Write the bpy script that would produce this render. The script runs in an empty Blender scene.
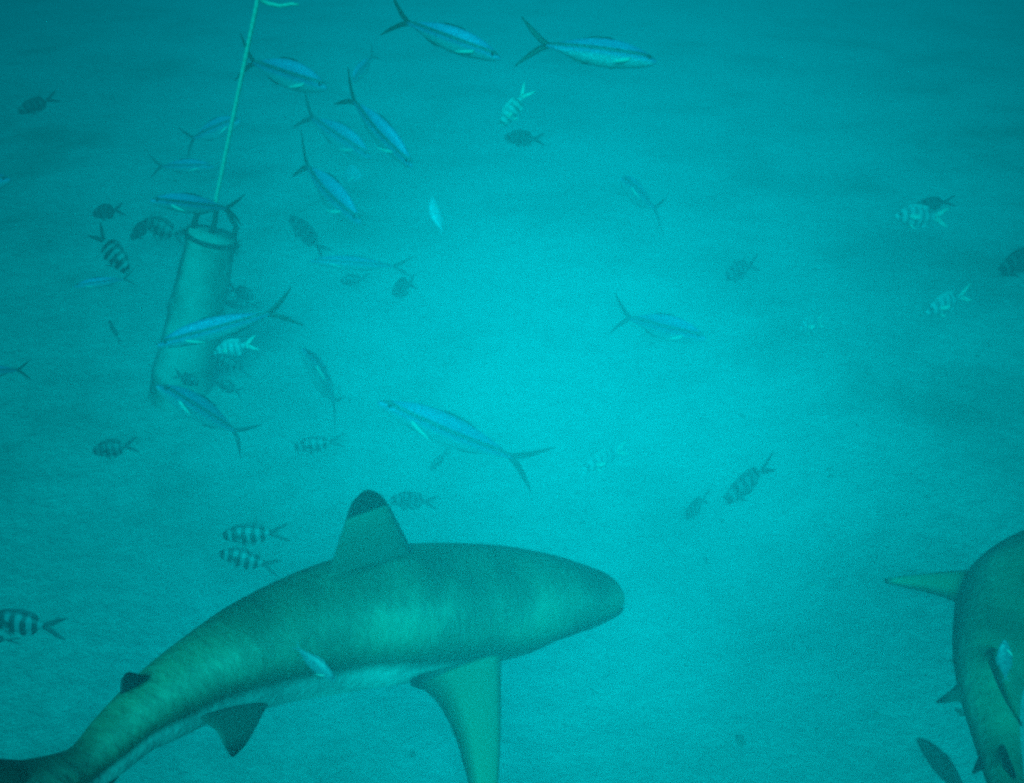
import bpy, bmesh, math, random
from mathutils import Vector, Matrix, noise
random.seed(7)
R = math.radians
scene = bpy.context.scene
col = scene.collection

# ---------------------------------------------------------------- camera
PITCH = 32.0
FOVX = 60.0
W, H = 1024, 783
F = (W/2)/math.tan(R(FOVX/2))
cam_d = bpy.data.cameras.new('camera'); cam = bpy.data.objects.new('camera', cam_d); col.objects.link(cam)
cam_d.sensor_fit = 'HORIZONTAL'; cam_d.angle = R(FOVX); cam_d.clip_start = 0.02; cam_d.clip_end = 300
cam.location = (0, 0, 0); cam.rotation_euler = (R(90-PITCH), 0, 0)
scene.camera = cam
FW = Vector((0, math.cos(R(PITCH)), -math.sin(R(PITCH))))
UP = Vector((0, math.sin(R(PITCH)), math.cos(R(PITCH))))
RT = Vector((1, 0, 0))
def P(px, py, z):
    return FW*z + RT*((px-W/2)/F*z) + UP*((H/2-py)/F*z)

# ---------------------------------------------------------------- light
GLOW = (555, 500)                               # the sun stands behind the diver: point opposite it
anti = P(GLOW[0], GLOW[1], 1).normalized()
to_sun = -anti
elev = math.asin(to_sun.z)
sun_d = bpy.data.lights.new('sun', 'SUN'); sun = bpy.data.objects.new('sun', sun_d); col.objects.link(sun)
sun_d.energy = 5.0; sun_d.angle = R(38); sun_d.color = (1.0, 0.96, 0.9)
sun.rotation_euler = anti.to_track_quat('-Z', 'Y').to_euler(); sun.location = (0, -3, 6)
world = bpy.data.worlds.new('World'); scene.world = world; world.use_nodes = True
wn = world.node_tree.nodes; wl = world.node_tree.links
sky = wn.new('ShaderNodeTexSky'); sky.sky_type = 'NISHITA'; sky.sun_disc = False
sky.sun_elevation = elev; sky.sun_rotation = math.atan2(to_sun.x, to_sun.y)
wn['Background'].inputs['Strength'].default_value = 0.05
wl.new(sky.outputs[0], wn['Background'].inputs['Color'])
vs = scene.view_settings
vs.view_transform = 'Standard'; vs.look = 'None'; vs.gamma = 1.0; vs.exposure = -0.10
scene.cycles.volume_bounces = 0
scene.cycles.max_bounces = 5
scene.cycles.filter_width = 2.8
scene.cycles.use_denoising = False

# ---------------------------------------------------------------- helpers
def mat(name):
    m = bpy.data.materials.new(name); m.use_nodes = True
    return m, m.node_tree.nodes, m.node_tree.links, m.node_tree.nodes['Principled BSDF']
def ramp(n, stops, interp='LINEAR'):
    r = n.new('ShaderNodeValToRGB'); r.color_ramp.interpolation = interp
    e = r.color_ramp.elements
    e[0].position, e[0].color = stops[0][0], (*stops[0][1], 1)
    e[1].position, e[1].color = stops[-1][0], (*stops[-1][1], 1)
    for p, c in stops[1:-1]:
        k = e.new(p); k.color = (*c, 1)
    return r
def mesh_obj(name, verts, faces, m, parent=None, smooth=True, loc=None):
    me = bpy.data.meshes.new(name); me.from_pydata([tuple(v) for v in verts], [], faces)
    bm = bmesh.new(); bm.from_mesh(me); bmesh.ops.recalc_face_normals(bm, faces=bm.faces)
    bm.to_mesh(me); bm.free()
    if smooth: me.polygons.foreach_set('use_smooth', [True]*len(me.polygons))
    if m: me.materials.append(m)
    o = bpy.data.objects.new(name, me); col.objects.link(o)
    if parent: o.parent = parent
    if loc is not None: o.location = loc
    return o
def tag(o, label=None, cat=None, group=None, kind=None):
    if label: o['label'] = label
    if cat: o['category'] = cat
    if group: o['group'] = group
    if kind: o['kind'] = kind
    return o
def interp(tab, t):
    if t <= tab[0][0]: return tab[0][1]
    for (a, u), (b, v) in zip(tab, tab[1:]):
        if t <= b:
            s = (t-a)/(b-a); return u + (v-u)*s
    return tab[-1][1]
def smooth_tab(pts, n):
    """Catmull-Rom resample of a list of tuples."""
    out = []
    m = len(pts)
    for i in range(n):
        u = i/(n-1)*(m-1); k = min(int(u), m-2); s = u-k
        p0, p1, p2, p3 = pts[max(k-1, 0)], pts[k], pts[k+1], pts[min(k+2, m-1)]
        out.append(tuple(0.5*((2*b)+(-a+c)*s+(2*a-5*b+4*c-d)*s*s+(-a+3*b-3*c+d)*s**3)
                         for a, b, c, d in zip(p0, p1, p2, p3)))
    return out
def loft(rings):
    n = len(rings[0]); verts = [v for r in rings for v in r]; faces = []
    for i in range(len(rings)-1):
        for j in range(n):
            a = i*n+j; b = i*n+(j+1) % n
            faces.append((a, b, b+n, a+n))
    for base, ring, flip in ((0, rings[0], 0), ((len(rings)-1)*n, rings[-1], 1)):
        c = Vector((0, 0, 0))
        for v in ring: c += Vector(v)
        verts.append(c/n); k = len(verts)-1
        for j in range(n):
            f = (base+j, base+(j+1) % n, k)
            faces.append(f if flip else f[::-1])
    return verts, faces
def fin_mesh(lead, trail, thick, ns=10, nc=7, curl=0.0):
    """A fin as a thin foil between a leading and a trailing edge, closed at root and tip."""
    L = smooth_tab([tuple(p) for p in lead], ns); T = smooth_tab([tuple(p) for p in trail], ns)
    nrm = (Vector(L[-1])-Vector(L[0])).cross(Vector(T[0])-Vector(L[0]))
    if nrm.length < 1e-9: nrm = (Vector(L[ns//2])-Vector(L[0])).cross(Vector(T[ns//2])-Vector(L[0]))
    nrm.normalize()
    rings = []
    for i in range(ns):
        a, b = Vector(L[i]), Vector(T[i]); s = i/(ns-1)
        th = thick*(1-0.75*s)
        up = []; dn = []
        for k in range(nc):
            c = k/(nc-1)
            p = a.lerp(b, c) + nrm*curl*s*s
            h = th*(0.12+1.6*math.sqrt(max(c, 0))*(1-c))*0.6
            if k == 0: h = th*0.15
            up.append(p+nrm*h); dn.append(p-nrm*h)
        rings.append(up+dn[::-1])
    return loft(rings)

# ---------------------------------------------------------------- sea water (haze) and seabed
SEA = -1.7
def seabed_z(x, y):
    p = Vector((x, y, 0))
    return SEA + 0.10*noise.noise(p*0.35) + 0.035*noise.noise(p*1.3+Vector((4, 2, 0))) + 0.008*noise.noise(p*5)
hm = bpy.data.materials.new('sea_water_volume'); hm.use_nodes = True
hn = hm.node_tree.nodes; hn.clear(); hl = hm.node_tree.links
ho = hn.new('ShaderNodeOutputMaterial'); pv = hn.new('ShaderNodeVolumePrincipled')
DENS = 2.0
pv.inputs['Density'].default_value = DENS
pv.inputs['Color'].default_value = (0.0, 0.027, 0.031, 1)
pv.inputs['Absorption Color'].default_value = (0.0, 0.866, 0.892, 1)
pv.inputs['Anisotropy'].default_value = -0.76
hl.new(pv.outputs[0], ho.inputs['Volume'])
x0, x1, y0, y1, z0, z1 = -40, 40, -12, 60, SEA-1.0, 0.75
hv = [(x, y, z) for x in (x0, x1) for y in (y0, y1) for z in (z0, z1)]
haze = mesh_obj('haze', hv, [(0, 1, 3, 2), (4, 6, 7, 5), (0, 4, 5, 1), (2, 3, 7, 6), (0, 2, 6, 4), (1, 5, 7, 3)], hm, smooth=False)
tag(haze, 'blue-green sea water filling the whole view', kind='stuff')

sm, n, l, b = mat('coral_sand')
tc = n.new('ShaderNodeTexCoord')
n1 = n.new('ShaderNodeTexNoise'); n1.inputs['Scale'].default_value = 1.1; n1.inputs['Detail'].default_value = 6; n1.inputs['Roughness'].default_value = 0.62
n2 = n.new('ShaderNodeTexNoise'); n2.inputs['Scale'].default_value = 14; n2.inputs['Detail'].default_value = 8; n2.inputs['Roughness'].default_value = 0.75
l.new(tc.outputs['Object'], n1.inputs['Vector']); l.new(tc.outputs['Object'], n2.inputs['Vector'])
r1 = ramp(n, [(0.34, (0.34, 0.37, 0.30)), (0.5, (0.68, 0.70, 0.63)), (0.66, (0.80, 0.82, 0.74))])
r2 = ramp(n, [(0.3, (0.72, 0.72, 0.72)), (0.6, (1, 1, 1))])
mx = n.new('ShaderNodeMixRGB'); mx.blend_type = 'MULTIPLY'; mx.inputs[0].default_value = 1
l.new(n1.outputs[0], r1.inputs[0]); l.new(n2.outputs[0], r2.inputs[0])
l.new(r1.outputs[0], mx.inputs[1]); l.new(r2.outputs[0], mx.inputs[2]); l.new(mx.outputs[0], b.inputs['Base Color'])
b.inputs['Roughness'].default_value = 0.95; b.inputs['Specular IOR Level'].default_value = 0.1
bp = n.new('ShaderNodeBump'); bp.inputs['Strength'].default_value = 0.8; bp.inputs['Distance'].default_value = 0.05
l.new(n2.outputs[0], bp.inputs['Height']); l.new(bp.outputs[0], b.inputs['Normal'])
def axis(lo, hi, clo, chi, fine, coarse):
    out = []; v = lo
    while v < hi:
        out.append(v); v += fine if clo <= v <= chi else coarse
    out.append(hi); return out
xs = axis(-39, 39, -7, 7, 0.08, 1.0); ys = axis(-11, 59, 0, 10, 0.08, 1.0)
sv = [(x, y, seabed_z(x, y)) for y in ys for x in xs]; nx = len(xs)
sf = [(j*nx+i, j*nx+i+1, (j+1)*nx+i+1, (j+1)*nx+i) for j in range(len(ys)-1) for i in range(nx-1)]
tag(mesh_obj('seabed', sv, sf, sm), kind='structure')

# coral rubble scattered over the sand: uncountable
rm, n, l, b = mat('coral_rubble_surface')
tc = n.new('ShaderNodeTexCoord'); nn = n.new('ShaderNodeTexNoise'); nn.inputs['Scale'].default_value = 9
l.new(tc.outputs['Object'], nn.inputs['Vector'])
rr = ramp(n, [(0.35, (0.06, 0.07, 0.05)), (0.65, (0.3, 0.3, 0.22))]); l.new(nn.outputs[0], rr.inputs[0]); l.new(rr.outputs[0], b.inputs['Base Color'])
b.inputs['Roughness'].default_value = 0.95
rv, rf = [], []
phi = (1+5**.5)/2
ICO_V = [(-1, phi, 0), (1, phi, 0), (-1, -phi, 0), (1, -phi, 0), (0, -1, phi), (0, 1, phi), (0, -1, -phi), (0, 1, -phi), (phi, 0, -1), (phi, 0, 1), (-phi, 0, -1), (-phi, 0, 1)]
ICO_F = [(0, 11, 5), (0, 5, 1), (0, 1, 7), (0, 7, 10), (0, 10, 11), (1, 5, 9), (5, 11, 4), (11, 10, 2), (10, 7, 6), (7, 1, 8), (3, 9, 4), (3, 4, 2), (3, 2, 6), (3, 6, 8), (3, 8, 9), (4, 9, 5), (2, 4, 11), (6, 2, 10), (8, 6, 7), (9, 8, 1)]
cnt = 0
while cnt < 2600:
    x = random.uniform(-7, 7); y = random.uniform(0.8, 11)
    if noise.noise(Vector((x*0.45, y*0.45, 3.1))) + random.uniform(-0.35, 0.35) < 0.12: continue
    s = random.choice((0.0025, 0.0035, 0.0045, 0.006))*random.uniform(0.6, 1.5); k = len(rv)
    e = (random.uniform(0.7, 1.9), random.uniform(0.6, 1.3), random.uniform(0.35, 0.8)); a = random.uniform(0, 6.3)
    for vx, vy, vz in ICO_V:
        q = Vector((vx*e[0], vy*e[1], vz*e[2]))*s*random.uniform(0.8, 1.15)/1.6
        q = Matrix.Rotation(a, 3, 'Z') @ q
        rv.append((q.x+x, q.y+y, q.z+seabed_z(x, y)+s*0.1))
    rf += [tuple(i+k for i in f) for f in ICO_F]; cnt += 1
tag(mesh_obj('coral_rubble', rv, rf, rm, smooth=False), 'broken coral rubble scattered over the pale sand', kind='stuff')

# ---------------------------------------------------------------- mooring post and rope
pm, n, l, b = mat('weathered_post')
tc = n.new('ShaderNodeTexCoord'); nn = n.new('ShaderNodeTexNoise'); nn.inputs['Scale'].default_value = 7; nn.inputs['Detail'].default_value = 7
l.new(tc.outputs['Object'], nn.inputs['Vector'])
rr = ramp(n, [(0.34, (0.12, 0.18, 0.14)), (0.46, (0.27, 0.34, 0.29)), (0.66, (0.42, 0.50, 0.43))]); l.new(nn.outputs[0], rr.inputs[0])
gm = n.new('ShaderNodeNewGeometry'); sx = n.new('ShaderNodeSeparateXYZ'); l.new(gm.outputs['Normal'], sx.inputs[0])   # shadow side painted into the colour: left-facing surface darkened, edge broken by noise
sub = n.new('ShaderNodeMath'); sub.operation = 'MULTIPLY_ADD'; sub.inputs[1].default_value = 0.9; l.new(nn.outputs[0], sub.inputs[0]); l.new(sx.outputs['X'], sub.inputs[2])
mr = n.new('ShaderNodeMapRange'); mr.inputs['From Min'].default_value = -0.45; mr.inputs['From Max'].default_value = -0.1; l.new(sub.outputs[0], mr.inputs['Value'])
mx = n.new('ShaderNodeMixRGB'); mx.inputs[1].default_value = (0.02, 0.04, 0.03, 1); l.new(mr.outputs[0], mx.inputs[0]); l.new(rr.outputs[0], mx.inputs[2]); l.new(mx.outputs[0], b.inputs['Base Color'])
b.inputs['Roughness'].default_value = 0.9
bp = n.new('ShaderNodeBump'); bp.inputs['Distance'].default_value = 0.02; l.new(nn.outputs[0], bp.inputs['Height']); l.new(bp.outputs[0], b.inputs['Normal'])
dm, n, l, b = mat('dark_overgrown_iron')
nn = n.new('ShaderNodeTexNoise'); nn.inputs['Scale'].default_value = 20
rr = ramp(n, [(0.3, (0.008, 0.012, 0.01)), (0.7, (0.04, 0.05, 0.04))]); l.new(nn.outputs[0], rr.inputs[0]); l.new(rr.outputs[0], b.inputs['Base Color'])
b.inputs['Roughness'].default_value = 0.9
rpm, n, l, b = mat('pale_rope')
tc = n.new('ShaderNodeTexCoord'); wv = n.new('ShaderNodeTexWave'); wv.inputs['Scale'].default_value = 22; wv.bands_direction = 'DIAGONAL'
l.new(tc.outputs['Object'], wv.inputs['Vector'])
rr = ramp(n, [(0.2, (0.36, 0.54, 0.40)), (0.8, (0.46, 0.64, 0.48))]); l.new(wv.outputs[0], rr.inputs[0]); l.new(rr.outputs[0], b.inputs['Base Color'])
b.inputs['Roughness'].default_value = 0.85

ZP = 2.98
base = P(181, 388, 3.18); top = P(212, 238, ZP)
# put the foot of the post on the seabed, following its own line of lean
ax = (top-base).normalized()
while base.z > seabed_z(base.x, base.y)-0.12: base -= ax*0.02
def frame_of(d, ref=Vector((0, 1, 0))):
    d = d.normalized(); u = d.cross(ref).normalized(); return u, d.cross(u).normalized()
def tube_rings(pts, rads, seg=12, ref=Vector((0, 1, 0)), wob=0.0):
    rings = []
    for i, p in enumerate(pts):
        d = pts[min(i+1, len(pts)-1)] - pts[max(i-1, 0)]
        u, v = frame_of(d, ref)
        rings.append([p+(u*math.cos(t)+v*math.sin(t))*rads[i]*(1+wob*noise.noise((p+u*math.cos(t)*.2+v*math.sin(t)*.2)*9)) for t in [2*math.pi*k/seg for k in range(seg)]])
    return rings
def tube(name, pts, rads, m, parent, seg=12, ref=Vector((0, 1, 0)), wob=0.0):
    o0 = parent.location if parent else Vector((0, 0, 0))
    v, f = loft(tube_rings([q-o0 for q in pts], rads, seg, ref, wob))
    return mesh_obj(name, v, f, m, parent)
post = bpy.data.objects.new('mooring_post', None); col.objects.link(post); post.location = base
tag(post, 'thick weathered round post leaning to the right on the sand, rope above it', 'post')
RP = 24/F*ZP
N = 26
pts = [base.lerp(top+ax*0.018, i/(N-1)) for i in range(N)]
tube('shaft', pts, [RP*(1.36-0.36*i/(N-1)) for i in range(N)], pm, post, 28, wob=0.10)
tube('collar', [top-ax*0.012, top-ax*0.01, top+ax*0.004, top+ax*0.006], [RP*1.01, RP*1.05, RP*1.05, RP*0.99], dm, post, 28, wob=0.12)
u_, v_ = frame_of(ax)
if u_.x < 0: u_ = -u_
loop_top = top + ax*0.10
for s in (-0.85, -0.1, 0.8):
    a = top + u_*RP*s
    tube('upright', [a, a+ax*0.06+u_*0.006, a.lerp(loop_top+u_*RP*s*0.6, 0.9), loop_top+u_*RP*s*0.55], [0.012, 0.009, 0.008, 0.008], dm, post, 8, wob=0.3)
tube('crossbar', [loop_top-u_*RP*0.55, loop_top-u_*RP*0.2+ax*0.01, loop_top+u_*RP*0.2+ax*0.01, loop_top+u_*RP*0.5], [0.007]*4, dm, post, 8, wob=0.3)
# weed tufts: a bushy growth down the right side and at the top
def weed(parent, at, size, nblades, seed):
    rnd = random.Random(seed); v, f = [], []
    for i in range(nblades):
        d = Vector((rnd.gauss(0, 1), rnd.gauss(0, 1), rnd.gauss(0.3, 1))).normalized()
        a = at-parent.location + d*size*0.15; w = d.cross(Vector((rnd.random(), rnd.random(), rnd.random()))).normalized()*size*0.14
        L = size*rnd.uniform(0.5, 1.0); k = len(v); q = w.cross(d)*0.3
        m1 = a+d*L*0.5+Vector((0, 0, -0.1*L)); e1 = a+d*L+Vector((0, 0, -0.3*L))
        v += [a-w*.6, a+w*.6, m1-w, m1+w, e1, m1+q, a+q]
        f += [(k, k+1, k+3, k+2), (k+2, k+3, k+4), (k+2, k+5, k+4), (k+3, k+4, k+5), (k, k+2, k+5, k+6), (k+1, k+6, k+5, k+3)]
    return mesh_obj('seaweed', v, f, dm, parent, smooth=False)
for (t, s, sz, sd) in ((0.985, -0.95, 0.04, 1), (0.9, -0.6, 0.03, 2), (0.62, -0.95, 0.03, 3), (0.985, 1.0, 0.04, 4), (0.3, -0.95, 0.04, 5)):
    weed(post, base.lerp(top, t)+u_*RP*s-FW*0.02, sz, 26, sd)
# rope from the loop up to the water surface
r_low = P(216, 200, ZP*0.985); r_top = P(262, -14, ZP*0.86)
rdir = (r_top-r_low)
k = (0.7-r_low.z)/rdir.z
r_end = r_low + rdir*k
rope = bpy.data.objects.new('mooring_rope', None); col.objects.link(rope); rope.location = loop_top
tag(rope, 'pale taut rope running up from the leaning post to the surface', 'rope')
def rope_pt(t):
    return r_low.lerp(r_end, t) + RT*0.004*math.sin(t*math.pi)*-1
npt = 160
pts = [loop_top] + [loop_top.lerp(r_low, .6)] + [rope_pt(i/npt) for i in range(npt+1)]
seg = 10; o0 = loop_top; rings = []
for i, p in enumerate(pts):
    u, v = frame_of(rdir)
    tw = i*0.5
    rings.append([p-o0+(u*math.cos(t)+v*math.sin(t))*0.0064*(1+0.12*math.cos(3*(t+tw))) for t in [2*math.pi*q/seg for q in range(seg)]])
v, f = loft(rings); mesh_obj('strand', v, f, rpm, rope)
def knot(c, r, sd):
    rnd = random.Random(sd); pts = [c+Vector((math.sin(a*2)*r, math.cos(a*3)*r*.6, math.sin(a*3+1)*r*1.2)) for a in [i*0.35 for i in range(18)]]
    tube('knot', pts, [0.010]*len(pts), rpm, rope, 8)
pts = [P(262, 1, ZP*.86), P(270, 4, ZP*.855), P(280, 6, ZP*.855), P(292, 4, ZP*.86), P(299, 5, ZP*.86)]
tube('loose_end', pts, [0.006, 0.006, 0.005, 0.005, 0.003], rpm, rope, 8)

# ---------------------------------------------------------------- fish materials
def scad_mat():
    m, n, l, b = mat('silver_blue_scales')
    tc = n.new('ShaderNodeTexCoord'); sp = n.new('ShaderNodeSeparateXYZ'); l.new(tc.outputs['Object'], sp.inputs[0])
    mp = n.new('ShaderNodeMapRange'); mp.inputs['From Min'].default_value = -0.12; mp.inputs['From Max'].default_value = 0.12
    l.new(sp.outputs['Z'], mp.inputs['Value'])
    r = ramp(n, [(0.0, (0.5, 0.56, 0.56)), (0.32, (0.4, 0.46, 0.5)), (0.46, (0.12, 0.3, 0.5)), (0.54, (0.06, 0.16, 0.18)), (0.60, (0.06, 0.16, 0.14)), (0.66, (0.14, 0.36, 0.6)), (0.85, (0.2, 0.44, 0.7)), (1.0, (0.12, 0.34, 0.56))])
    l.new(mp.outputs[0], r.inputs[0])
    nz = n.new('ShaderNodeTexNoise'); nz.inputs['Scale'].default_value = 30; nz.inputs['Detail'].default_value = 4
    l.new(tc.outputs['Object'], nz.inputs['Vector'])
    r2 = ramp(n, [(0.3, (0.7, 0.7, 0.7)), (0.7, (1, 1, 1))]); l.new(nz.outputs[0], r2.inputs[0])
    mx = n.new('ShaderNodeMixRGB'); mx.blend_type = 'MULTIPLY'; mx.inputs[0].default_value = 1
    l.new(r.outputs[0], mx.inputs[1]); l.new(r2.outputs[0], mx.inputs[2]); l.new(mx.outputs[0], b.inputs['Base Color'])
    b.inputs['Roughness'].default_value = 0.35; b.inputs['Metallic'].default_value = 0.1
    vo = n.new('ShaderNodeTexVoronoi'); vo.inputs['Scale'].default_value = 70; l.new(tc.outputs['Object'], vo.inputs['Vector'])
    bp = n.new('ShaderNodeBump'); bp.inputs['Strength'].default_value = 0.25; bp.inputs['Distance'].default_value = 0.01
    l.new(vo.outputs['Distance'], bp.inputs['Height']); l.new(bp.outputs[0], b.inputs['Normal'])
    return m
def bars_mat(name, dark, light, back, wid=0.5):
    m, n, l, b = mat(name)
    tc = n.new('ShaderNodeTexCoord'); sp = n.new('ShaderNodeSeparateXYZ'); l.new(tc.outputs['Object'], sp.inputs[0])
    nz = n.new('ShaderNodeTexNoise'); nz.inputs['Scale'].default_value = 6; l.new(tc.outputs['Object'], nz.inputs['Vector'])
    # x from -1 (tail root) to 0 (nose): five bars
    ma = n.new('ShaderNodeMath'); ma.operation = 'MULTIPLY_ADD'; ma.inputs[1].default_value = 0.10; l.new(nz.outputs[0], ma.inputs[0]); l.new(sp.outputs['X'], ma.inputs[2])
    m2 = n.new('ShaderNodeMath'); m2.operation = 'MULTIPLY'; m2.inputs[1].default_value = -2*math.pi*5.4; l.new(ma.outputs[0], m2.inputs[0])
    m3 = n.new('ShaderNodeMath'); m3.operation = 'SINE'; l.new(m2.outputs[0], m3.inputs[0])
    m4 = n.new('ShaderNodeMath'); m4.operation = 'MULTIPLY_ADD'; m4.inputs[1].default_value = 0.5; m4.inputs[2].default_value = 0.5; l.new(m3.outputs[0], m4.inputs[0])
    r = ramp(n, [(wid-0.12, light), (wid+0.08, dark)]); l.new(m4.outputs[0], r.inputs[0])
    mp = n.new('ShaderNodeMapRange'); mp.inputs['From Min'].default_value = 0.10; mp.inputs['From Max'].default_value = 0.20; l.new(sp.outputs['Z'], mp.inputs['Value'])
    mx = n.new('ShaderNodeMixRGB'); mx.inputs[2].default_value = (*back, 1); l.new(mp.outputs[0], mx.inputs[0]); l.new(r.outputs[0], mx.inputs[1])
    l.new(mx.outputs[0], b.inputs['Base Color']); b.inputs['Roughness'].default_value = 0.45
    return m
def plain(name, c, rough=0.5, c2=None, scale=8):
    m, n, l, b = mat(name); tc = n.new('ShaderNodeTexCoord'); nz = n.new('ShaderNodeTexNoise'); nz.inputs['Scale'].default_value = scale; nz.inputs['Detail'].default_value = 5
    l.new(tc.outputs['Object'], nz.inputs['Vector'])
    r = ramp(n, [(0.35, c), (0.65, c2 or tuple(q*1.35 for q in c))]); l.new(nz.outputs[0], r.inputs[0]); l.new(r.outputs[0], b.inputs['Base Color'])
    b.inputs['Roughness'].default_value = rough
    return m
M_SCAD = scad_mat()
M_FORK = plain('dusky_tail', (0.012, 0.035, 0.03))
M_CLEAR = plain('pale_fin', (0.45, 0.6, 0.5))
M_EYE = plain('fish_eye', (0.008, 0.008, 0.01), 0.15)
M_BAR = bars_mat('barred_scales', (0.008, 0.02, 0.026), (0.15, 0.22, 0.23), (0.05, 0.08, 0.09), 0.44)
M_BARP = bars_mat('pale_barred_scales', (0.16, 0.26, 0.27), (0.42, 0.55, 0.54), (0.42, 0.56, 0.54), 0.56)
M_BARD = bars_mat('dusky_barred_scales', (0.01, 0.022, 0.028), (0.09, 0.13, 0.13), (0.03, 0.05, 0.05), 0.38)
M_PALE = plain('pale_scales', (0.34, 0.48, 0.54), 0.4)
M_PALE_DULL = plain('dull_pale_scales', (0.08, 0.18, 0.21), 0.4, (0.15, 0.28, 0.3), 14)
M_DUSKF = plain('dusky_fin', (0.02, 0.045, 0.05))

MESH = {}
PROF_S = [(0, .010), (.03, .030), (.08, .050), (.16, .074), (.28, .098), (.42, .112), (.55, .108), (.70, .085), (.83, .052), (.93, .026), (1, .017)]
PROF_D = [(0, .020), (.04, .060), (.10, .105), (.20, .145), (.33, .182), (.46, .194), (.60, .180), (.74, .140), (.86, .095), (.94, .060), (1, .052)]
def bend_pt(x, y, z, bend):
    # x in [-1.3, 0]; sideways bend growing towards the tail
    t = -x
    off = bend*(t*t)*0.35
    sl = bend*2*t*0.35
    c = 1/math.sqrt(1+sl*sl)
    return Vector((x - y*sl*c*-1*0, off + y, z))
def make_body(prof, wr, bend, nr=22, seg=16, belly=1.0):
    rings = []
    sm_ = smooth_tab(prof, nr)
    for t, h in sm_:
        t = max(0, min(1, t)); ring = []
        w = h*wr*(1.15 if t < 0.25 else 1.0) if t < 0.9 else h*wr*1.1
        for k in range(seg):
            a = 2*math.pi*k/seg; z = math.sin(a)*h; y = math.cos(a)*w*(1-0.25*max(0, math.sin(a))**2)
            if z < 0: z *= belly
            ring.append(bend_pt(-t, y, z-0.02*(1-min(1, t*4)), bend))
        rings.append(ring)
    return loft(rings)
def fin2(lead, trail, th, bend, out=None, **kw):
    v, f = fin_mesh([Vector(p) for p in lead], [Vector(p) for p in trail], th, **kw)
    return [bend_pt(p[0], p[1], p[2], bend) for p in v], f
def sphere(c, r, flat=1.0):
    v, f = [], []; nu, nv = 8, 6
    rings = []
    for i in range(1, nv):
        a = math.pi*i/nv
        rings.append([Vector((c[0]+r*math.sin(a)*math.cos(2*math.pi*k/nu), c[1]+r*flat*math.cos(a), c[2]+r*math.sin(a)*math.sin(2*math.pi*k/nu))) for k in range(nu)])
    return loft(rings)
def scad_parts(bend, white=False, dark=False):
    P_ = [('body', make_body(PROF_S, 0.55, bend), M_PALE if white else M_FORK if dark else M_SCAD)]
    # deeply forked tail
    up_l = [(-.965, 0, .018), (-1.04, 0, .055), (-1.13, 0, .115), (-1.25, 0, .195)]
    up_t = [(-.985, 0, .0), (-1.05, 0, .008), (-1.145, 0, .078), (-1.253, 0, .188)]
    for s in (1, -1):
        P_.append(('tail_fin', fin2([(x, y, z*s) for x, y, z in up_l], [(x, y, z*s) for x, y, z in up_t], 0.02, bend), M_FORK))
    P_.append(('dorsal_fin', fin2([(-.36, 0, .095), (-.42, 0, .120), (-.47, 0, .125)], [(-.90, 0, .028), (-.80, 0, .05), (-.6, 0, .115)], 0.008, bend), M_FORK))
    P_.append(('anal_fin', fin2([(-.58, 0, -.095), (-.62, 0, -.105), (-.65, 0, -.108)], [(-.92, 0, -.022), (-.85, 0, -.04), (-.74, 0, -.085)], 0.008, bend), M_FORK))
    for s in (1, -1):
        P_.append(('pectoral_fin', fin2([(-.24, .052*s, -.02), (-.32, .08*s, -.05), (-.40, .10*s, -.085)], [(-.25, .052*s, -.05), (-.32, .075*s, -.075), (-.402, .10*s, -.09)], 0.008, bend), M_CLEAR))
        P_.append(('eye', sphere((-.075, .026*s, .0), .017, .5), M_EYE))
    if dark: P_ = [(a, b_, M_FORK if c is M_CLEAR else c) for a, b_, c in P_]
    if white:
        out = []
        for a, (v, f), c in P_:
            if a == 'tail_fin': v = [Vector((-.985+(q[0]+.985)*.5, q[1], q[2]*.45)) for q in v]
            out.append((a, (v, f), M_PALE if c is M_FORK else c))
        P_ = out
    return P_
def damsel_parts(bend, var):
    bm_ = {'n': M_BAR, 'p': M_BARP, 'd': M_BARD}[var]; fm = M_CLEAR if var == 'p' else M_DUSKF
    P_ = [('body', make_body(PROF_D, 0.36, bend), bm_)]
    for s in (1, -1):
        P_.append(('tail_fin', fin2([(-.96, 0, .05*s), (-1.08, 0, .10*s), (-1.2, 0, .16*s), (-1.36, 0, .20*s)], [(-.98, 0, .0), (-1.10, 0, .01*s), (-1.2, 0, .07*s), (-1.365, 0, .185*s)], 0.025, bend), fm))
    P_.append(('dorsal_fin', fin2([(-.22, 0, .14), (-.30, 0, .19), (-.45, 0, .225), (-.60, 0, .235)], [(-.90, 0, .06), (-.88, 0, .10), (-.86, 0, .16), (-.82, 0, .20)], 0.02, bend), bm_))
    P_.append(('anal_fin', fin2([(-.52, 0, -.165), (-.58, 0, -.21), (-.66, 0, -.235)], [(-.90, 0, -.06), (-.87, 0, -.12), (-.82, 0, -.19)], 0.02, bend), bm_))
    for s in (1, -1):
        P_.append(('pectoral_fin', fin2([(-.28, .07*s, .02), (-.38, .12*s, .02), (-.46, .15*s, .0)], [(-.30, .07*s, -.05), (-.38, .11*s, -.08), (-.46, .14*s, -.06)], 0.01, bend), fm))
        P_.append(('pelvic_fin', fin2([(-.34, .02*s, -.17), (-.40, .035*s, -.22), (-.48, .05*s, -.27)], [(-.42, .02*s, -.175), (-.46, .035*s, -.225), (-.5, .05*s, -.27)], 0.012, bend), fm))
        P_.append(('eye', sphere((-.10, .04*s, .025), .026, .5), M_EYE))
    return P_
UPMIX = (UP*0.75+Vector((0, 0, 1))*0.25).normalized()
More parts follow.
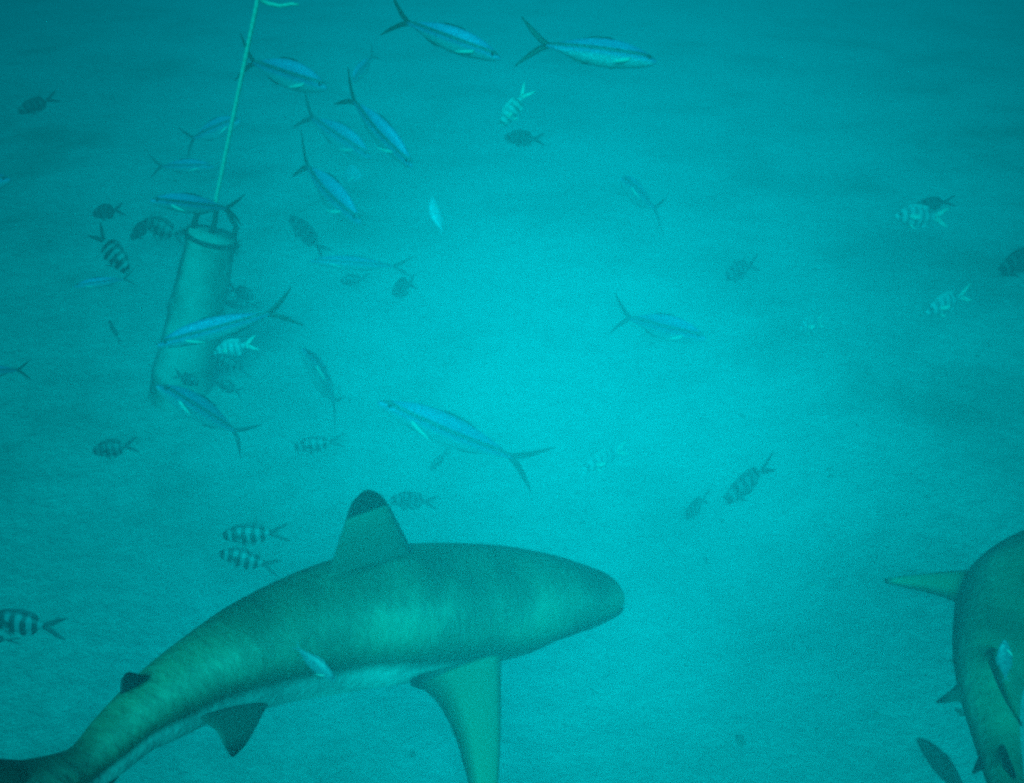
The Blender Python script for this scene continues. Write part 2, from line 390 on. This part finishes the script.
def place(kind, nose, joint, z, dz, label, bend=0, deep=1.0, wide=1.0, roll=0.0, group=None, far_group=True):
    """kind: 's' silver, 'n','p','d' barred. nose/joint: points in view; z distance of nose; dz extra distance of the tail."""
    key = (kind, bend)
    name = 'silver_fish' if kind in 'swkv' else 'striped_fish'
    if key not in MESH:
        parts = scad_parts(bend, kind in 'wv', kind == 'k') if kind in 'swkv' else damsel_parts(bend, kind)
        out = []
        for pn, (v, f), m in parts:
            o = mesh_obj(pn, v, f, m); out.append((pn, o.data)); bpy.data.objects.remove(o)
        MESH[key] = out
        if kind == 'v':
            for _, me in out:
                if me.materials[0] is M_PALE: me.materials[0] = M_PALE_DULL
    zmax = 0.88*(-SEA-0.12)/max(0.05, math.sin(R(PITCH))+(max(nose[1], joint[1])-H/2)/F*math.cos(R(PITCH)))
    z = min(z, zmax-max(dz, 0))
    a = P(*nose, z); c = P(*joint, z+dz)
    d = a-c; L = d.length; X = d.normalized()
    up = UPMIX
    if abs(X.dot(up)) > 0.93: up = (UP*0.3-RT*0.9).normalized()
    Y = up.cross(X).normalized(); Z = X.cross(Y)
    M = Matrix((X, Y, Z)).transposed() @ Matrix.Rotation(R(roll), 3, 'X')
    root = bpy.data.objects.new(name, None); col.objects.link(root)
    root.empty_display_size = 0.05
    Ms = M @ Matrix.Diagonal((L, L*wide, L*deep))
    root.matrix_world = Matrix.Translation(a) @ Ms.to_4x4()
    for pn, me in MESH[key]:
        o = bpy.data.objects.new(pn, me); col.objects.link(o); o.parent = root
    tag(root, label, 'fish', group or ('slender silver-blue fish with forked tails' if kind in 'swkv' else 'small striped reef fish'))
    return root

# slender silver-blue fish
ZF = 0.9
S = [
 ((501, 57), (403, 21), 2.3, .05, 'slender blue-backed fish at the top edge, head down right, left of another', .25, 1.0, 8),
 ((657, 60), (546, 45), 2.2, .0, 'large silver fish facing right at the top edge with wide dark forked tail', .0, 1.15, -6),
 ((327, 86), (249, 62), 2.9, .1, 'pale silver fish with its tail against the rope near the top edge', .2, 1.3, 8),
 ((413, 165), (351, 101), 2.5, .1, 'slender fish diving steeply down right below the topmost fish, tail fork open above', .1, 1.1, 10),
 ((371, 156), (312, 118), 4.2, .1, 'faint pale blue fish just below and left of the fish diving down right', .0, 1.4, 8),
 ((361, 221), (301, 167), 2.7, .15, 'silver fish heading down right with its fork pointing up, right of the post top', .2, 1.35, 10),
 ((214, 166), (159, 166), 4.2, .1, 'thin far fish facing right, left of the rope above the post', .15, 0.95, 4),
 ((150, 199), (230, 209), 2.38, .15, 'blue fish facing left over the post top, long dark fork reaching right', -.25, 1.05, -10),
 ((74, 286), (124, 279), 3.9, .05, 'small silver fish facing left left of the post, just under the boldly striped fish', .1, 1.0, 0),
 ((310, 260), (394, 266), 3.9, .05, 'faint silver fish facing left, level with the post and far to its right', -.1, .75, 0),
 ((157, 344), (270, 313), 2.1, .05, 'bright blue fish facing left across the middle of the leaning post', .1, .95, -6),
 ((158, 384), (239, 433), 2.8, .2, 'dusky blue fish over the foot of the post, head up left and tail down right', -.2, 1.05, -10),
 ((303, 348), (338, 402), 3.7, .3, 'thin dusky fish pointing up left, between the post foot and the largest silver fish', -.1, .9, -8),
 ((379, 400), (514, 460), 2.1, .1, 'largest silver fish, just above the near shark, head up left with a white pectoral fin', -.15, .95, -10),
 ((706, 337), (627, 318), 4.1, .2, 'ghostly pale fish facing right in open water right of centre', .1, 1.2, 0),
 ((621, 177), (647, 208), 4.6, .3, 'ghostly small fish pointing up left in open water right of the top centre', .3, 1.3, 0),
 ((-38, 372), (18, 370), 3.0, .1, 'silver fish cut by the left edge, only its forked tail and rear in view', .0, 1.2, 0),
 ((10, 178), (-50, 190), 3.6, .1, 'dark fish cut by the left edge, level with the fish above the post', .0, 1.2, 0),
 ((240, 119), (192, 138), 4.7, .1, 'pale blue faint fish crossing behind the rope', .1, 1.5, 0),
 ((919, 737), (968, 796), 1.9, .1, 'dusky slender fish at the bottom edge left of the second shark tail', .0, .7, 0),
 ((352, 81), (371, 57), 5.2, .1, 'very faint far fish left of the topmost fish group, almost lost in the haze', .1, 1.5, 0),
 ((431, 197), (440, 232), 2.6, 0, 'bright pale curved fish hanging head up below the top centre', -.5, 1.5, 20),
 ((336, 680), (297, 650), 0.745, .0, 'pale slim fish swimming against the flank of the near shark', .2, 1.4, 0),
 ((1003, 640), (1007, 679), 1.02, .0, 'pale small fish beside the second shark at the right edge', .2, 1.8, 0),
 ((361, 174), (340, 176), 4.2, .2, 'bright pale far fish right of the fork of the fish by the post top', .1, 1.6, 0),
]
for (a, c, z, dz, lab, bend, deep, roll) in S:
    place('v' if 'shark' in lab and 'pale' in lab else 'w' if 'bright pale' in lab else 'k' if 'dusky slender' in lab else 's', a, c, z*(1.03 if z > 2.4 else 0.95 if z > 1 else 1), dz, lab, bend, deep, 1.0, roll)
D = [
 ('p', (500, 126), (522, 97), 2.6, .0, 'pale striped fish pointing down left below the wide forked fish at the top centre', 0, 1.0),
 ('d', (504, 137), (535, 139), 3.6, .1, 'dark faint fish directly under the pale striped fish at the top centre', 0, .9),
 ('d', (143, 220), (176, 234), 2.9, .0, 'dark striped fish just left of the post top', 0, 1.25),
 ('n', (129, 272), (103, 240), 2.5, .0, 'boldly striped fish pointing down right, left of the post', 0, 1.25),
 ('d', (92, 214), (116, 210), 4.4, .1, 'faint dark fish above the boldly striped fish left of the post', 0, 1.2),
 ('d', (130, 238), (148, 224), 3.6, .1, 'small dark fish between the boldly striped fish and the one by the post top', 0, 1.0),
 ('d', (289, 215), (318, 246), 3.4, .1, 'plain dusky fish pointing up left, between the post and the faint silver fish', 0, .95),
 ('d', (340, 281), (362, 279), 3.6, .0, 'small dark fish directly beneath the faint silver fish right of the post', 0, 1.2),
 ('d', (392, 293), (410, 284), 4.2, .1, 'small dark fish below the tail of the faint silver fish right of the post', 0, 1.3),
 ('d', (224, 303), (252, 305), 3.4, .0, 'dark fish hugging the right side of the post above the bright blue fish', 0, .8),
 ('d', (254, 297), (234, 290), 3.5, .0, 'round dark fish right of the post, upper one of the dark pair', 0, 1.5),
 ('p', (214, 352), (246, 345), 2.7, .0, 'pale striped fish directly beneath the bright blue fish at the post', 0, 1.2),
 ('d', (210, 356), (240, 367), 3.0, .0, 'dusky fish below the pale striped one beside the post', 0, 1.0),
 ('d', (199, 384), (180, 376), 3.4, .0, 'small dark fish in front of the post just above the dusky blue fish', 0, 1.4),
 ('d', (216, 382), (236, 390), 3.4, .0, 'small dark fish right of the post foot above the dusky blue fish', 0, 1.3),
 ('d', (92, 451), (126, 446), 3.9, .0, 'blurred dark fish low over the sand at the left, far from the others', 0, 1.2),
 ('n', (293, 447), (331, 442), 2.2, .0, 'striped fish facing left over open sand, below the thin dusky fish', 0, .95),
 ('d', (430, 470), (444, 455), 3.3, .0, 'tiny dark fish under the largest silver fish', 0, .9),
 ('n', (389, 499), (426, 502), 2.5, .1, 'striped fish just behind the black tip of the shark dorsal fin', 0, .75),
 ('n', (221, 535), (271, 533), 1.5, .0, 'striped fish facing left, upper of the two above the shark back', 0, .95),
 ('n', (218, 552), (264, 564), 1.5, .0, 'striped fish facing left, lower of the two above the shark back', 0, .95),
 ('n', (-14, 617), (45, 626), 1.7, .0, 'large striped fish cut by the left edge above the shark tail', 0, 1.0),
 ('d', (-30, 636), (8, 640), 2.0, .0, 'dark fish at the left edge just under the large striped one', 0, .5),
 ('p', (583, 469), (617, 452), 3.9, .1, 'pale faint striped fish right of the fork of the largest silver fish', 0, .75),
 ('d', (684, 517), (703, 501), 3.0, .1, 'small dark fish left of the striped fish over the open sand', 0, .8),
 ('n', (723, 502), (762, 471), 2.1, .1, 'striped fish pointing down left over open sand, right of centre', 0, .8),
 ('n', (724, 277), (750, 266), 4.4, .1, 'faint striped fish high over open sand right of centre', 0, 1.0),
 ('p', (895, 215), (935, 217), 3.3, .1, 'pale striped fish facing left near the right edge, lower of the pair', 0, .9),
 ('d', (914, 206), (945, 202), 3.6, .1, 'dark fish partly behind the pale striped fish near the right edge', 0, .6),
 ('p', (926, 312), (960, 297), 3.4, .1, 'pale striped fish tilted down left near the right edge, below the pair', 0, .8),
 ('d', (998, 272), (1034, 254), 3.2, .1, 'dark fish cut by the right edge', 0, .9),
 ('p', (800, 328), (818, 322), 4.3, .1, 'barely visible pale fish right of the ghostly silver fish', 0, 1.0),
 ('d', (109, 320), (118, 338), 4.4, .0, 'faint small dark fish left of the head of the bright blue fish', 0, .6),
 ('d', (17, 112), (48, 100), 4.2, .1, 'faint dark fish alone near the upper left corner', 0, .9),
]
for (k, a, c, z, dz, lab, bend, deep) in D:
    place(k, a, c, z*(1.08 if z > 2.6 else 0.98 if z > 1.2 else 0.86), dz, lab, bend, deep)

# ---------------------------------------------------------------- sharks
def shark_skin():
    m, n, l, b = mat('shark_skin')
    at = n.new('ShaderNodeAttribute'); at.attribute_name = 'belly'      # 0 along the back, 1 along the belly
    tc = n.new('ShaderNodeTexCoord')
    nz = n.new('ShaderNodeTexNoise'); nz.inputs['Scale'].default_value = 5; nz.inputs['Detail'].default_value = 5
    l.new(tc.outputs['Object'], nz.inputs['Vector'])
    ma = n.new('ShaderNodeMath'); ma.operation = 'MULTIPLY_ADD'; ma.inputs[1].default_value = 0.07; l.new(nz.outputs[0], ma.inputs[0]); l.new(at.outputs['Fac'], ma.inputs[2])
    r = ramp(n, [(0.0, (0.10, 0.18, 0.12)), (0.25, (0.13, 0.24, 0.165)), (0.42, (0.18, 0.33, 0.25)), (0.60, (0.13, 0.24, 0.175)), (0.70, (0.06, 0.12, 0.085)), (0.775, (0.03, 0.07, 0.055)), (0.86, (0.32, 0.42, 0.41)), (1.0, (0.36, 0.46, 0.45))])  # dark stops above the pale belly: lower-flank shading painted into the skin
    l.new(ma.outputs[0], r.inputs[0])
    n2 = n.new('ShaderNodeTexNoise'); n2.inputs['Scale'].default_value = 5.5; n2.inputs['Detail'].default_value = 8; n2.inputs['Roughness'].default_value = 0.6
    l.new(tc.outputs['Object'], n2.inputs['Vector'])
    r2 = ramp(n, [(0.36, (0.42, 0.42, 0.42)), (0.5, (0.9, 0.9, 0.88)), (0.62, (1.6, 1.6, 1.5))]); l.new(n2.outputs[0], r2.inputs[0])  # skin mottling; its bright end also paints dappled light into the colour
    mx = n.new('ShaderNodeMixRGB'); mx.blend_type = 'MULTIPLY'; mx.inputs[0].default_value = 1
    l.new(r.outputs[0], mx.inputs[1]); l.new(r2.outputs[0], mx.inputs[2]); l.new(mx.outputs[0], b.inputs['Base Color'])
    b.inputs['Roughness'].default_value = 0.85; b.inputs['Specular IOR Level'].default_value = 0.1
    n3 = n.new('ShaderNodeTexNoise'); n3.inputs['Scale'].default_value = 110; l.new(tc.outputs['Object'], n3.inputs['Vector'])
    bp = n.new('ShaderNodeBump'); bp.inputs['Strength'].default_value = 0.6; bp.inputs['Distance'].default_value = 0.004; l.new(n3.outputs[0], bp.inputs['Height']); l.new(bp.outputs[0], b.inputs['Normal'])
    return m
def tip_mat(name, base_c, tip_c, at0, at1, edge=False, lead=False):
    m, n, l, b = mat(name)
    at = n.new('ShaderNodeAttribute'); at.attribute_name = 'tip'
    tc = n.new('ShaderNodeTexCoord'); nz = n.new('ShaderNodeTexNoise'); nz.inputs['Scale'].default_value = 14; nz.inputs['Detail'].default_value = 4
    l.new(tc.outputs['Object'], nz.inputs['Vector'])
    ma = n.new('ShaderNodeMath'); ma.operation = 'MULTIPLY_ADD'; ma.inputs[1].default_value = 0.06; l.new(nz.outputs[0], ma.inputs[0]); l.new(at.outputs['Fac'], ma.inputs[2])
    r = ramp(n, [(0.0, tuple(q*0.85 for q in base_c)), (at0-0.02, tuple(q*1.15 for q in base_c)), (at1, tip_c)])
    l.new(ma.outputs[0], r.inputs[0]); out = r.outputs[0]
    if edge:                                        # dusky band along the trailing edge
        ch = n.new('ShaderNodeAttribute'); ch.attribute_name = 'chord'
        mr = n.new('ShaderNodeMapRange'); mr.inputs['From Min'].default_value = 0.68; mr.inputs['From Max'].default_value = 0.97; l.new(ch.outputs['Fac'], mr.inputs['Value'])
        mx = n.new('ShaderNodeMixRGB'); mx.inputs[2].default_value = (0.02, 0.045, 0.035, 1); l.new(mr.outputs[0], mx.inputs[0]); l.new(out, mx.inputs[1]); out = mx.outputs[0]
    if lead:                                        # pale line along the leading edge below the tip
        ch = n.new('ShaderNodeAttribute'); ch.attribute_name = 'chord'
        mr = n.new('ShaderNodeMapRange'); mr.inputs['From Min'].default_value = 0.10; mr.inputs['From Max'].default_value = 0.0; l.new(ch.outputs['Fac'], mr.inputs['Value'])
        mr.inputs['To Max'].default_value = 0.7
        mx = n.new('ShaderNodeMixRGB'); mx.inputs[2].default_value = (0.3, 0.5, 0.42, 1); l.new(mr.outputs[0], mx.inputs[0]); l.new(out, mx.inputs[1]); out = mx.outputs[0]
    l.new(out, b.inputs['Base Color']); b.inputs['Roughness'].default_value = 0.6; b.inputs['Specular IOR Level'].default_value = 0.2
    return m
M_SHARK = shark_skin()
BLK = (0.006, 0.010, 0.014)
M_DORSAL = tip_mat('dorsal_fin_black_tip', (0.065, 0.18, 0.135), BLK, 0.57, 0.59, lead=True)
M_PECT = tip_mat('pectoral_fin_skin', (0.22, 0.46, 0.30), (0.05, 0.10, 0.07), 0.93, 0.99, True)
M_PECT_DULL = tip_mat('dull_pectoral_fin_skin', (0.12, 0.27, 0.16), (0.03, 0.06, 0.05), 0.90, 0.97, True)
M_PELV = tip_mat('pelvic_fin_skin', (0.04, 0.10, 0.085), BLK, 0.55, 0.9)
M_TAIL = tip_mat('tail_fin_skin', (0.06, 0.12, 0.09), BLK, 0.5, 0.95)
M_BLACK = plain('black_fin_tip', BLK, 0.6)
M_MOUTH = plain('mouth_shadow', (0.012, 0.03, 0.025), 0.8)
M_GILL = plain('gill_slit_shadow', (0.07, 0.14, 0.10), 0.8)

def set_tip(o, ns, per, fn=None):
    a = o.data.attributes.new('tip', 'FLOAT', 'POINT')
    nv = len(o.data.vertices); vals = []
    for i in range(nv):
        vals.append(min(1, (i//per)/(ns-1)) if i < ns*per else (0.0 if i == ns*per else 1.0))
    a.data.foreach_set('value', vals)
    nc = per//2; a = o.data.attributes.new('chord', 'FLOAT', 'POINT')
    a.data.foreach_set('value', [(((i % per) if i % per < nc else per-1-i % per)/(nc-1)) if i < ns*per else 0.5 for i in range(nv)])
def shark_fin(root, name, lead, trail, thick, m, ns=16, nc=9, curl=0.0, label=None):
    o0 = root.location
    v, f = fin_mesh([Vector(p)-o0 for p in lead], [Vector(p)-o0 for p in trail], thick, ns, nc, curl)
    o = mesh_obj(name, v, f, m, root); set_tip(o, ns, nc*2)
    if label: o['label'] = label
    return o
def shark_body(root, st, up_fn, wfac=0.82, nr=60, seg=40):
    """st: list of (topx, topy, botx, boty, z)."""
    sm_ = smooth_tab(st, nr); o0 = root.location
    T = [P(a, b_, z) for a, b_, c, d, z in sm_]; B = [P(c, d, z) for a, b_, c, d, z in sm_]
    C = [(t+q)/2 for t, q in zip(T, B)]
    rings = []; bel = []
    frames = []
    for i in range(nr):
        d = (C[max(i-1, 0)]-C[min(i+1, nr-1)]).normalized()       # towards the nose
        up = (T[i]-B[i]); h = up.length/2
        up = up.normalized(); side = up.cross(d).normalized()
        frames.append((C[i], up, side, h, d))
        w = h*interp(wfac, i/(nr-1)) if isinstance(wfac, list) else h*wfac
        ring = []
        for k in range(seg):
            a = 2*math.pi*k/seg
            s, c = math.sin(a), math.cos(a)
            ww = w*(1-0.10*max(0, s))                                  # a little narrower along the back
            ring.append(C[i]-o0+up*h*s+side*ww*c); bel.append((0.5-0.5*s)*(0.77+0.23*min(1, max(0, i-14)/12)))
        rings.append(ring)
    v, f = loft(rings); bel += [0.5, 0.5]
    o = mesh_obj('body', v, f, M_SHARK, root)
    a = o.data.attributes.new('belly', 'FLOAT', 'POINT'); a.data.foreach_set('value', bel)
    return o, frames

# near shark -----------------------------------------------------------
sh = bpy.data.objects.new('blacktip_reef_shark', None); col.objects.link(sh); sh.location = P(380, 610, 0.93)
tag(sh, 'near shark in profile facing right, raised dorsal fin with black tip', 'shark', 'sharks circling over the sand')
def zs(x): return 0.56 + 0.60*(x/618.0)
st = [(620, 597, 620, 603), (615, 583, 616, 609), (603, 572, 606, 616), (582, 564, 585, 625), (550, 554, 557, 637), (505, 546, 515, 655),
      (455, 543, 462, 668), (405, 544, 412, 680), (360, 553, 366, 688), (315, 566, 325, 695), (270, 585, 290, 702), (225, 609, 250, 712),
      (185, 637, 212, 722), (150, 664, 180, 738), (118, 694, 150, 752), (92, 722, 125, 772), (70, 748, 98, 790), (40, 757, 70, 812), (10, 762, 30, 830), (-25, 770, -12, 838)]
st = [(a, b_, c, d, zs((a+c)/2)) for a, b_, c, d in st]
wf = [(0, 1.1), (0.05, 1.05), (0.15, 0.98), (0.4, 0.85), (0.7, 0.7), (0.9, 0.55), (1, 0.5)]
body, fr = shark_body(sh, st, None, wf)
def near(x, y, dz=0.0): return P(x, y, zs(x)+dz)
# first dorsal: leading edge faces right
dl = [near(412, 553, -.02), near(400, 530, -.01), near(389, 508), near(380, 495), near(369, 490)]
dt = [near(328, 577, -.055), near(336, 552, -.03), near(345, 524), near(352, 503), near(364, 490.5)]
shark_fin(sh, 'dorsal_fin', dl, dt, 0.018, M_DORSAL, ns=20, label='tall grey fin with a rounded black tip')
shark_fin(sh, 'dorsal_fin_rear_lobe', [near(336, 560), near(322, 566), near(304, 571)], [near(336, 577), near(322, 575), near(303, 572.5)], 0.006, M_PELV, ns=8)
shark_fin(sh, 'second_dorsal_fin', [near(148, 676), near(141, 675), near(135, 673), near(130, 672)], [near(121, 694), near(121, 686), near(122, 679), near(126, 673)], 0.010, M_BLACK, ns=10, label='small black second dorsal fin')
# near pectoral fin hanging down, tip below the frame
pl = [near(500, 652, -.05), near(500, 690, -.09), near(500, 735, -.13), near(497, 790, -.17), near(490, 832, -.19)]
pt = [near(414, 683, -.05), near(436, 700, -.09), near(455, 735, -.13), near(470, 788, -.17), near(484, 832, -.19)]
shark_fin(sh, 'pectoral_fin', pl, pt, 0.018, M_PECT, ns=18, label='large pale green pectoral fin hanging down')
shark_fin(sh, 'pectoral_fin_rear_edge', [near(470, 657, -.055), near(446, 665, -.055), near(424, 673, -.055), near(410, 680, -.055)], [near(472, 668, -.06), near(448, 681, -.06), near(428, 690, -.06), near(411, 686, -.06)], 0.008, M_PELV, ns=10, label='dark rear corner of the pectoral fin')
shark_fin(sh, 'pectoral_fin', [near(500, 640, .20), near(497, 655, .26), near(490, 668, .31), near(476, 676, .35)], [near(440, 650, .20), near(448, 660, .26), near(456, 668, .31), near(470, 675, .35)], 0.014, M_PECT, ns=12, label='far pectoral fin behind the body')
shark_fin(sh, 'pelvic_fin', [near(268, 702, -.03), near(258, 722, -.04), near(246, 744, -.05), near(234, 757, -.06)], [near(197, 716, -.03), near(216, 730, -.04), near(224, 745, -.05), near(231, 756, -.06)], 0.012, M_PELV, ns=14, label='dark triangular pelvic fin')
shark_fin(sh, 'pelvic_fin', [near(262, 700, .05), near(256, 712, .07), near(248, 722, .09)], [near(205, 708, .05), near(220, 715, .07), near(240, 722, .09)], 0.012, M_PELV, ns=8)
shark_fin(sh, 'anal_fin', [near(130, 760, -.01), near(122, 772, -.01), near(112, 784, -.01)], [near(112, 764, -.01), near(110, 774, -.01), near(108, 784, -.01)], 0.008, M_BLACK, ns=8, label='small black anal fin')
# tail fin, out past the left edge
shark_fin(sh, 'tail_fin', [near(20, 760), near(-60, 752), near(-150, 715), near(-220, 668)], [near(0, 815), near(-60, 800), near(-140, 745), near(-216, 674)], 0.02, M_TAIL, ns=14)
shark_fin(sh, 'tail_fin', [near(20, 815), near(-20, 850), near(-50, 890)], [near(-20, 810), near(-40, 845), near(-55, 888)], 0.014, M_PELV, ns=8)
# eyes, mouth and gill slits lie on the skin
def on_skin(fr_, i, ang, lift=1.0):
    c, up, side, h, d = fr_[i]; w = h*interp(wf, i/59)
    if side.dot(FW) > 0: side = -side            # the side turned to the diver
    return c + up*h*math.sin(ang)*lift + side*w*(1-0.10*max(0, math.sin(ang)))*math.cos(ang)*lift
for s in (1,):
    p = on_skin(fr, 12, 0.22, 0.985); v, f = sphere((0, 0, 0), 0.0045, 1.0)
    o = mesh_obj('eye', v, f, M_GILL, sh, loc=p-sh.location)
pts = [on_skin(fr, i, -1.02-0.01*(i-2), 1.0) for i in range(2, 14)]
tube('mouth', pts, [0.0014]+[0.0044]*8+[0.0028, 0.002, 0.001], M_MOUTH, sh, 8)
for g in range(5):
    i = 17+g
    pts = [on_skin(fr, i, a, 0.997) for a in (0.12, 0.0, -0.14, -0.28, -0.42)]
    tube('gill_slit', pts, [0.0006, 0.0016, 0.002, 0.0016, 0.0006], M_GILL, sh, 6)

# second shark, right edge ------------------------------------------------
s2 = bpy.data.objects.new('blacktip_reef_shark', None); col.objects.link(s2); s2.location = P(995, 640, 1.4)
tag(s2, 'second shark cut by the right edge, swimming away with one fin stretched left', 'shark', 'sharks circling over the sand')
def z2(y): return 1.42 - 0.36*(y-500)/300.0
# left edge / right edge stations from nose to tail
ed = [(1092, 520, 1100, 530), (1055, 522, 1102, 560), (1020, 532, 1094, 590), (985, 555, 1080, 612), (966, 585, 1062, 625), (959, 615, 1046, 640), (957, 645, 1036, 662), (960, 680, 1022, 690), (967, 710, 1018, 716),
      (976, 740, 1019, 745), (985, 770, 1022, 775), (996, 800, 1026, 805), (1010, 835, 1034, 838), (1024, 865, 1040, 868)]
def s2body():
    st2 = [(a, b_, c, d, z2((b_+d)/2)) for a, b_, c, d in ed]
    nr, seg_ = 50, 36; sm_ = smooth_tab(st2, nr); o0 = s2.location
    Lf = [P(a, b_, z) for a, b_, c, d, z in sm_]; Rt = [P(c, d, z) for a, b_, c, d, z in sm_]
    rings = []; bel = []
    C = [(p+q)/2 for p, q in zip(Lf, Rt)]
    for i in range(nr):
        d = (C[max(i-1, 0)]-C[min(i+1, nr-1)]).normalized(); side = (Lf[i]-Rt[i]); w = side.length/2; side.normalize()
        back = side.cross(d).normalized()
        if back.dot(FW) > 0: back = -back
        ring = []
        for k in range(seg_):
            a = 2*math.pi*k/seg_; s, c = math.sin(a), math.cos(a)
            ring.append(C[i]-o0+back*w*0.95*s+side*w*c); bel.append(0.5-0.5*(s*0.85+c*0.0))
        rings.append(ring)
    v, f = loft(rings); bel += [.5, .5]
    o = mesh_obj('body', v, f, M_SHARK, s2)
    a = o.data.attributes.new('belly', 'FLOAT', 'POINT'); a.data.foreach_set('value', bel)
s2body()
def far(x, y, dz=0.0): return P(x, y, z2(y)+dz)
shark_fin(s2, 'pectoral_fin', [far(985, 570, 0), far(950, 572, .01), (far(915, 575, .03)), far(884, 579, .05)], [far(966, 606, 0), far(940, 596, .01), far(912, 589, .03), far(885, 583, .05)], 0.016, M_PECT_DULL, ns=16, label='pectoral fin stretched out to the left')
shark_fin(s2, 'pectoral_fin', [far(1060, 615), far(1085, 640), far(1110, 680)], [far(1045, 640), far(1070, 660), far(1106, 682)], 0.016, M_PECT_DULL, ns=12)
shark_fin(s2, 'pelvic_fin', [far(962, 678), far(953, 688), far(945, 695), far(936, 701)], [far(968, 702), far(958, 702), far(948, 702.5), far(937, 703)], 0.010, M_PELV, ns=8)
shark_fin(s2, 'dorsal_fin', [far(996, 648, -.06), far(1002, 672, -.10), far(1011, 698, -.13), far(1022, 724, -.15)], [far(989, 664, -.06), far(997, 684, -.10), far(1007, 704, -.13), far(1021, 726, -.15)], 0.010, M_PECT_DULL, ns=14)
shark_fin(s2, 'anal_fin', [far(981, 752), far(976, 762), far(972, 772)], [far(986, 768), far(980, 771), far(974, 774)], 0.008, M_BLACK, ns=8)
shark_fin(s2, 'second_dorsal_fin', [far(1004, 745, -.03), far(1010, 760, -.06), far(1016, 775, -.07)], [far(1003, 768, -.03), far(1009, 775, -.06), far(1014, 780, -.07)], 0.008, M_BLACK, ns=8)
shark_fin(s2, 'tail_fin', [far(1024, 850), far(1040, 900, -.1), far(1060, 950, -.2)], [far(1030, 880), far(1040, 925, -.08), far(1058, 955, -.2)], 0.014, M_PELV, ns=8)
